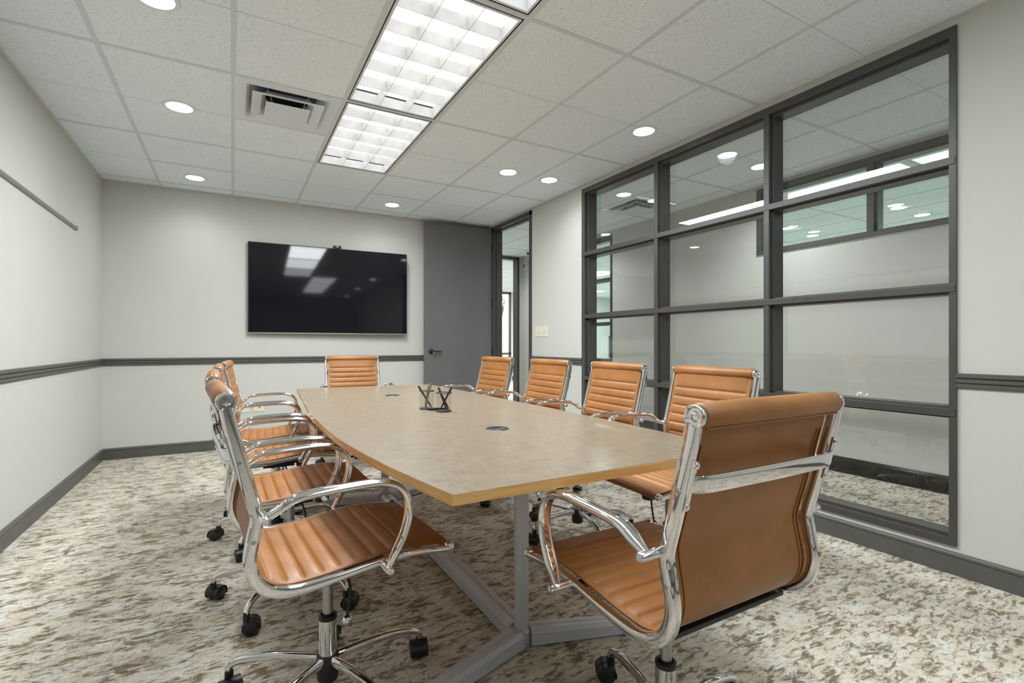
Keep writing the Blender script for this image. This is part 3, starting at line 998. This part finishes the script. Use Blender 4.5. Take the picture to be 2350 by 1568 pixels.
# directions: image right is (0.875,-0.485), image depth is (0.485,0.875)
def at(c, rx, dp, z): return (c[0] + 0.875 * rx + 0.485 * dp, c[1] - 0.485 * rx + 0.875 * dp, ZT + z)
pen(at(ca, 0.024, 0.004, 0.007), at(ca, -0.044, -0.004, 0.118), 0.0042, M['blackmetal'], 'black pen leaning left out of the farther cup')
pen(at(ca, -0.010, 0.006, 0.007), at(ca, 0.010, 0.012, 0.116), 0.0048, M['penred'], 'dark pen upright in the middle of the farther cup')
pen(at(ca, -0.004, -0.012, 0.007), at(ca, 0.022, -0.018, 0.134), 0.0046, M['brushed'], 'tallest silver tipped pen in the farther cup')
pen(at(cb, 0.026, 0.0, 0.007), at(cb, -0.029, 0.006, 0.118), 0.0042, M['blackmetal'], 'black pen leaning far left out of the nearer cup')
pen(at(cb, 0.016, -0.012, 0.007), at(cb, -0.021, -0.010, 0.110), 0.0042, M['black'], 'shorter black pen leaning left in the nearer cup')
pen(at(cb, -0.018, 0.013, 0.010), at(cb, 0.036, 0.013, 0.116), 0.0042, M['blackmetal'], 'black pen leaning right out of the nearer cup')
t = thing('pen_case', 'small glossy black case lying between the two pen cups', 'case', (0.905, 2.325, ZT), math.atan2(-0.30, 0.95))
obj('body', boxbm(-0.048, 0.048, -0.011, 0.011, 0, 0.011, bev=0.003), M['black'], t)
obj('lid', boxbm(-0.046, 0.010, -0.010, 0.010, 0.0105, 0.0125), M['brushed'], t)

# ------------------------------------------------------------------ the leather chair
RAILP = [(-0.286, 0.930), (-0.279, 0.895), (-0.268, 0.852), (-0.254, 0.795), (-0.240, 0.738), (-0.227, 0.692), (-0.221, 0.662), (-0.227, 0.622),
         (-0.235, 0.582), (-0.236, 0.548), (-0.225, 0.513), (-0.200, 0.484), (-0.163, 0.468), (-0.120, 0.4635), (-0.050, 0.468), (0.030, 0.477),
         (0.110, 0.485), (0.180, 0.486), (0.240, 0.480), (0.288, 0.474)]
def rail_path(x, off=0.0, step=0.012):
    pts = catmull([(x, y, z) for y, z in RAILP], step)
    if off:
        out = []
        for i, p in enumerate(pts):
            t = (pts[min(i + 1, len(pts) - 1)] - pts[max(i - 1, 0)]).normalized()
            out.append(p + Vector((0, -t.z, t.y)) * off)
        return out
    return pts

def leather_sheet(path, s0, grooves, hw=0.2235, th=0.009, first_off=0.0):
    """upholstered sheet following path; grooves: arc positions of stitched channels on the sitter's side"""
    bm = nb()
    xs = [-hw, -hw + 0.003, -hw + 0.010, -hw + 0.018, -hw + 0.023, -0.14, -0.07, 0, 0.07, 0.14, hw - 0.023, hw - 0.018, hw - 0.010, hw - 0.003, hw]
    N = len(path)
    s = s0
    rows = []
    for i, p in enumerate(path):
        if i: s += (path[i] - path[i - 1]).length
        t = (path[min(i + 1, N - 1)] - path[max(i - 1, 0)]).normalized()
        n = Vector((0, -t.z, t.y))
        top, bot = [], []
        for x in xs:
            e = 1 - (abs(x) / hw) ** 8
            h = th / 2 * (0.55 + 0.45 * e)
            inner = min(1, max(0, (hw - 0.016 - abs(x)) / 0.006))
            gd = 0.0
            pf = 0.0
            if grooves:
                near = min(grooves, key=lambda g: abs(g - s))
                d = abs(near - s)
                gd = 0.0062 * math.exp(-(d / 0.0045) ** 2) + 0.0018 * math.exp(-(d / 0.014) ** 2)
                pf = 0.0035
            top.append(bm.verts.new(Vector((x, p.y, p.z)) + n * (h + (pf - gd) * inner)))
            bot.append(bm.verts.new(Vector((x, p.y, p.z)) - n * h))
        rows.append((top, bot))
    for (t0, b0), (t1, b1) in zip(rows, rows[1:]):
        for k in range(len(xs) - 1):
            bm.faces.new((t0[k], t0[k + 1], t1[k + 1], t1[k]))
            bm.faces.new((b0[k], b1[k], b1[k + 1], b0[k + 1]))
        bm.faces.new((t0[0], t1[0], b1[0], b0[0])); bm.faces.new((t0[-1], b0[-1], b1[-1], t1[-1]))
    t0, b0 = rows[0]; t1, b1 = rows[-1]
    bm.faces.new(t0[::-1] + b0); bm.faces.new(t1 + b1[::-1])
    return bm

def make_chair():
    t = thing('office_chair', 'x', 'chair')
    # ---- upholstery
    full = rail_path(0, 0.0085, 0.0035)
    full = [Vector((0, p.y, p.z)) for p in full]
    arc = [0.0]
    for a, c_ in zip(full, full[1:]): arc.append(arc[-1] + (c_ - a).length)
    total = arc[-1]
    # split where the sheet turns under: lowest rear bend
    k = min(range(len(full)), key=lambda i: (full[i] - Vector((0, -0.214, 0.514))).length)
    g_back = [0.078 + 0.0455 * q for q in range(0, 30) if 0.078 + 0.0455 * q < arc[k] - 0.02]
    g_seat = [arc[k] + 0.030 + 0.0455 * q for q in range(0, 30) if arc[k] + 0.030 + 0.0455 * q < total - 0.05]
    bm = leather_sheet(full[:k + 1], 0.0, g_back)
    # head roll
    lathe(bm, [(0, -0.231), (0.020, -0.231), (0.0255, -0.224), (0.026, -0.1), (0.026, 0.1), (0.0255, 0.224), (0.020, 0.231), (0, 0.231)], 28, (0, -0.288, 0.9445), 'x')
    backrest = obj('backrest', bm, M['leather'], t, True, autosmooth=60)
    bm = nb()      # piping on the rear edges and along the roll
    for sx in (-1, 1):
        for off, xx in ((-0.0055, 0.212), (-0.0050, 0.199)):
            pp = [Vector((sx * xx, p.y, p.z)) for p in rail_path(0, 0.0085 + off, 0.02)[3:]]
            tube(bm, pp[:int(len(pp) * 0.62)], 0.0022, 6)
    tube(bm, [(-0.222, -0.303, 0.9215), (0.222, -0.303, 0.9215)], 0.0022, 6)
    obj('piping', bm, M['leather'], backrest, True)
    bm = leather_sheet(full[k:], arc[k], g_seat)
    lathe(bm, [(0, -0.231), (0.010, -0.231), (0.0125, -0.226), (0.0125, 0.226), (0.010, 0.231), (0, 0.231)], 18, (0, 0.292, 0.476), 'x')
    seat = obj('seat', bm, M['leather'], t, True, autosmooth=60)
    # ---- chrome side rails with end caps
    for sx in (-1, 1):
        bm = nb()
        sweep(bm, rail_path(sx * 0.2395, -0.002, 0.010), (1, 0, 0), ring_section(0.024, 0.032, 12, 0.6), scale=lambda f: (1 if f < 0.5 else 1 - 0.20 * min(1, (f - 0.5) / 0.2), 1 if f < 0.5 else 1 - 0.42 * min(1, (f - 0.5) / 0.2)))
        # splice collar near the bend
        sweep(bm, rail_path(sx * 0.2395, -0.002, 0.010)[33:38], (1, 0, 0), ring_section(0.0252, 0.0334, 12, 0.6))
        rl = obj('side_rail', bm, M['chrome'], t, True)
        x_ = sx * 0.2315
        bm = nb()
        lathe(bm, [(0, 0), (0.0225, 0), (0.0235, sx * 0.002), (0.0235, sx * 0.007), (0.0215, sx * 0.0095), (0.0175, sx * 0.0085), (0.0155, sx * 0.0045), (0.011, sx * 0.0045), (0.009, sx * 0.0085), (0.004, sx * 0.0095), (0, sx * 0.0095)], 32, (x_, -0.288, 0.9445), 'x')
        obj('end_cap', bm, M['chrome'], rl, True)
        bm = nb()
        lathe(bm, [(0, 0), (0.0135, 0), (0.0145, sx * 0.002), (0.0145, sx * 0.012), (0.013, sx * 0.0145), (0.010, sx * 0.0135), (0.0085, sx * 0.011), (0.006, sx * 0.011), (0.004, sx * 0.0135), (0, sx * 0.0135)], 28, (x_, 0.292, 0.476), 'x')
        obj('end_cap', bm, M['chrome'], rl, True)
        # arm pivots
        for (y, z) in ((-0.214, 0.667), (0.088, 0.476)):
            bm = nb()
            lathe(bm, [(0, sx * 0.236), (0.010, sx * 0.236), (0.0105, sx * 0.242), (0.0105, sx * 0.303), (0.0085, sx * 0.306), (0.0075, sx * 0.3035), (0, sx * 0.3035)], 20, (0, y, z), 'x')
            obj('arm_pivot', bm, M['chrome'], rl, True)
        for (y, z) in ((-0.232, 0.606), (-0.262, 0.800)):
            bm = nb()
            lathe(bm, [(0, sx * 0.2535), (0.005, sx * 0.2530), (0.006, sx * 0.250)], 12, (0, y, z), 'x')
            obj('screw', bm, M['brushed'], rl, True)
        # arm
        ap = [(-0.214, 0.667), (-0.188, 0.683), (-0.160, 0.700), (-0.135, 0.708), (-0.090, 0.7115), (-0.020, 0.7135), (0.045, 0.7135), (0.085, 0.708),
              (0.118, 0.692), (0.138, 0.665), (0.145, 0.632), (0.142, 0.598), (0.131, 0.562), (0.116, 0.532), (0.100, 0.502), (0.088, 0.476)]
        bm = nb()
        pa = catmull([(sx * 0.285, y, z) for y, z in ap], 0.010)
        def asc(f):
            e = min(1, min(f, 1 - f) / 0.10)
            e = e * e * (3 - 2 * e)
            return (0.55 + 0.45 * e, 0.9 + 0.1 * e)
        sweep(bm, pa, (1, 0, 0), ring_section(0.036, 0.021, 14, 0.8), asc)
        obj('armrest', bm, M['chrome'], t, True)
    # ---- back brace
    bm = nb()
    zc, yb = 0.815, -0.262
    pb = catmull([(-0.237, yb - 0.010, zc), (-0.225, yb - 0.024, zc), (-0.19, yb - 0.031, zc), (-0.10, yb - 0.034, zc), (0, yb - 0.035, zc), (0.10, yb - 0.034, zc), (0.19, yb - 0.031, zc), (0.225, yb - 0.024, zc), (0.237, yb - 0.010, zc)], 0.015)
    sweep(bm, pb, (0, -0.2, 1), ring_section(0.037, 0.011, 12, 0.6))
    br_ = obj('back_brace', bm, M['chrome'], t, True)
    for sx in (-1, 1):
        bm = nb()
        pp = [Vector((sx * 0.237, y, z)) for y, z in ((-0.291, 0.862), (-0.279, 0.812), (-0.266, 0.762))]
        sweep(bm, pp, (1, 0, 0), ring_section(0.014, 0.006, 10, 0.6))
        for (y, z) in ((-0.291, 0.853), (-0.268, 0.770)):
            lathe(bm, [(0.0065, 0), (0.0065, -0.004), (0.004, -0.006), (0, -0.006)], 12, (sx * 0.237, y, z), 'y')
        obj('bracket', bm, M['chrome'], br_, True)
    # ---- underside
    bm = nb()
    box(bm, -0.085, 0.085, -0.115, 0.115, 0.418, 0.445, 0.006)
    box(bm, -0.045, 0.045, -0.075, 0.085, 0.395, 0.420, 0.006)
    mech = obj('tilt_mechanism', bm, M['blackmetal'], t)
    bm = nb(); lathe(bm, [(0, 0), (0.026, 0), (0.028, -0.004), (0.028, -0.040), (0.024, -0.044), (0, -0.044)], 24, (0, 0.125, 0.425))
    obj('tension_knob', bm, M['black'], mech, True)
    for y, z, hd_ in ((-0.156, 0.4695, 0.020), (0.105, 0.474, 0.013)):
        bm = nb()
        box(bm, -0.226, 0.226, y - hd_, y + hd_, z - 0.024, z - 0.012, 0.003)
        obj('cross_bar', bm, M['blackmetal'], t)
    bm = nb(); lathe(bm, [(0, 0.24), (0.0155, 0.24), (0.0155, 0.398), (0, 0.398)], 24)
    obj('gas_piston', bm, M['brushed'], t, True)
    bm = nb(); lathe(bm, [(0.0, 0.118), (0.0265, 0.118), (0.0265, 0.246), (0.0, 0.246)], 32)
    cl = obj('column', bm, M['chrome'], t, True)
    bm = nb(); lathe(bm, [(0.0162, 0.250), (0.022, 0.256), (0.0275, 0.252), (0.0275, 0.242), (0.0268, 0.240)], 28)
    obj('collar', bm, M['black'], cl, True)
    bm = nb()
    tube(bm, catmull([(0.030, 0.03, 0.410), (0.045, 0.040, 0.392), (0.056, 0.052, 0.350), (0.053, 0.050, 0.300), (0.048, 0.046, 0.256)], 0.012), 0.0042, 8)
    lv = obj('height_lever', bm, M['blackmetal'], t, True)
    bm = nb(); bmesh.ops.create_uvsphere(bm, u_segments=20, v_segments=14, radius=0.0165, matrix=Matrix.Translation((0.047, 0.045, 0.243)))
    obj('knob', bm, M['chrome'], lv, True)
    return t

def make_base(t, phase, rng):
    bm = nb(); lathe(bm, [(0, 0.052), (0.024, 0.052), (0.029, 0.055), (0.032, 0.062), (0.033, 0.128), (0.030, 0.134), (0, 0.134)], 28)
    obj('hub', bm, M['black'], t, True)
    for k in range(5):
        a = phase + k * 2 * PI / 5
        d = Vector((math.cos(a), math.sin(a), 0)); s = Vector((-d.y, d.x, 0))
        prof = [(0.024, 0.117), (0.08, 0.121), (0.15, 0.1225), (0.215, 0.119), (0.262, 0.111), (0.290, 0.101), (0.303, 0.089), (0.307, 0.076)]
        bm = nb()
        sweep(bm, catmull([d * r + Vector((0, 0, z)) for r, z in prof], 0.014), s, ring_section(0.024, 0.030, 12, 0.62), lambda f: (1 - 0.08 * f, 1 - 0.35 * f))
        lg = obj('base_leg', bm, M['chrome'], t, True)
        # caster
        bm = nb()
        c0 = d * 0.306
        ca_ = rng.uniform(0, 2 * PI)
        e = Vector((math.cos(ca_), math.sin(ca_), 0)); f_ = Vector((-e.y, e.x, 0))
        wc_ = c0 + e * 0.017
        rw = 0.0280
        def disc(off0, off1, r, n=24):
            rings = []
            for o_, rr in ((off0, r - 0.003), (off0 + (off1 - off0) * 0.15, r), (off0 + (off1 - off0) * 0.85, r), (off1, r - 0.004)):
                rings.append([bm.verts.new(wc_ + f_ * o_ + (e * math.cos(2 * PI * q / n) + Vector((0, 0, 1)) * math.sin(2 * PI * q / n)) * rr + Vector((0, 0, rw + 0.0003))) for q in range(n)])
            for r0, r1 in zip(rings, rings[1:]):
                for q in range(n): bm.faces.new((r0[q], r0[(q + 1) % n], r1[(q + 1) % n], r1[q]))
            bm.faces.new(rings[0][::-1]); bm.faces.new(rings[-1])
        disc(0.006, 0.028, rw); disc(-0.006, -0.028, rw)
        # hood between and over the wheels
        n = 12
        for w_, r0_ in ((0.0060, 0.0325), (0.0285, 0.0312)):
            pts = []
            for q in range(n + 1):
                an = R(-25) + (R(205) - R(-25)) * q / n
                pts.append((math.cos(an) * r0_, math.sin(an) * r0_ + rw))
            pr = [(0.0, rw)] + pts if w_ < 0.01 else pts
            if w_ < 0.01:
                A = [bm.verts.new(wc_ + f_ * w_ + e * x + Vector((0, 0, z))) for x, z in pr]
                B = [bm.verts.new(wc_ - f_ * w_ + e * x + Vector((0, 0, z))) for x, z in pr]
                bm.faces.new(A); bm.faces.new(B[::-1])
                for q in range(len(pr)): bm.faces.new((A[q], B[q], B[(q + 1) % len(pr)], A[(q + 1) % len(pr)]))
            else:
                A = [bm.verts.new(wc_ + f_ * w_ + e * x + Vector((0, 0, z))) for x, z in pts]
                B = [bm.verts.new(wc_ - f_ * w_ + e * x + Vector((0, 0, z))) for x, z in pts]
                for q in range(len(pts) - 1): bm.faces.new((A[q], B[q], B[q + 1], A[q + 1]))
        lathe(bm, [(0, 0.084), (0.0105, 0.084), (0.0125, 0.070), (0.0125, 0.050), (0, 0.050)], 16, (c0.x, c0.y, 0))
        obj('caster', bm, M['black'], lg, True)

CH = [  # u, v, facing angle, base phase in world, label
    (0.257, 1.582, 4.4, 6, 'tan leather chair at the left near corner of the table, nearest on the left side'),
    (0.223, 2.315, 1.0, 163, 'tan leather chair on the left side, second from the viewer'),
    (0.224, 3.042, 0.2, 161, 'tan leather chair on the left side, third from the viewer'),
    (0.257, 3.680, -3.9, 144, 'tan leather chair on the left side, farthest from the viewer'),
    (0.990, 4.507, -92.2, 20, 'tan leather chair at the far head of the table below the television'),
    (1.722, 3.743, 183.1, 30, 'tan leather chair on the right side, farthest, in front of the charcoal door'),
    (1.751, 2.989, 180.0, -163, 'tan leather chair on the right side, in front of the light switches wall'),
    (1.740, 2.274, 177.1, 184, 'tan leather chair on the right side, in front of the first screen panes'),
    (1.767, 1.621, 177.7, -96, 'tan leather chair on the right side, nearest, partly behind the big back'),
    (0.992, 0.920, 90.2, 4, 'large looking tan leather chair at the near head, its back to the viewer'),
]
chair0 = make_chair()
for k, (u, v_, a, ph, lab) in enumerate(CH):
    o = chair0 if k == 0 else None
    if o is None:
        o = chair0.copy(); COL.objects.link(o)
        for ch in list(chair0.children):
            if ch.name.split('.')[0] in ('hub', 'base_leg'): continue
            copy_tree(ch, o)
    rz = R(a - 90)
    o.location = (u, v_, 0); o.rotation_euler = (0, 0, rz)
    tag(o, lab, 'chair', 'tan leather chairs around the conference table')
    o['_ph'] = R(ph) - rz
for k, o in enumerate([q for q in list(COL.objects) if '_ph' in q.keys()]):
    make_base(o, o['_ph'], random.Random(40 + k))
    del o['_ph']

# ------------------------------------------------------------------ outdoors beyond the office window
struct('ground', boxbm(-10, 40, FV + 0.4, 60, -0.6, -0.3), M['lawn'])
tr = thing('bare_tree', 'bare tree outside the far office window', 'tree', (9.4, 18.0, -0.3))
def branch(bm, p, d, L, r, depth, rng):
    q = p + d * L
    tube(bm, [p, p + d * L * 0.5 + Vector((rng.uniform(-.05, .05), rng.uniform(-.05, .05), 0)), q], r, 6, rfn=lambda f: r * (1 - 0.35 * f))
    if depth == 0: return
    for _ in range(3):
        nd = (d + Vector((rng.uniform(-.8, .8), rng.uniform(-.8, .8), rng.uniform(-.1, .5)))).normalized()
        branch(bm, q, nd, L * rng.uniform(0.6, 0.85), r * 0.6, depth - 1, rng)
bm = nb(); branch(bm, Vector((0, 0, 0)), Vector((0, 0, 1)), 1.3, 0.12, 4, random.Random(5))
obj('branches', bm, M['bark'], tr, True)
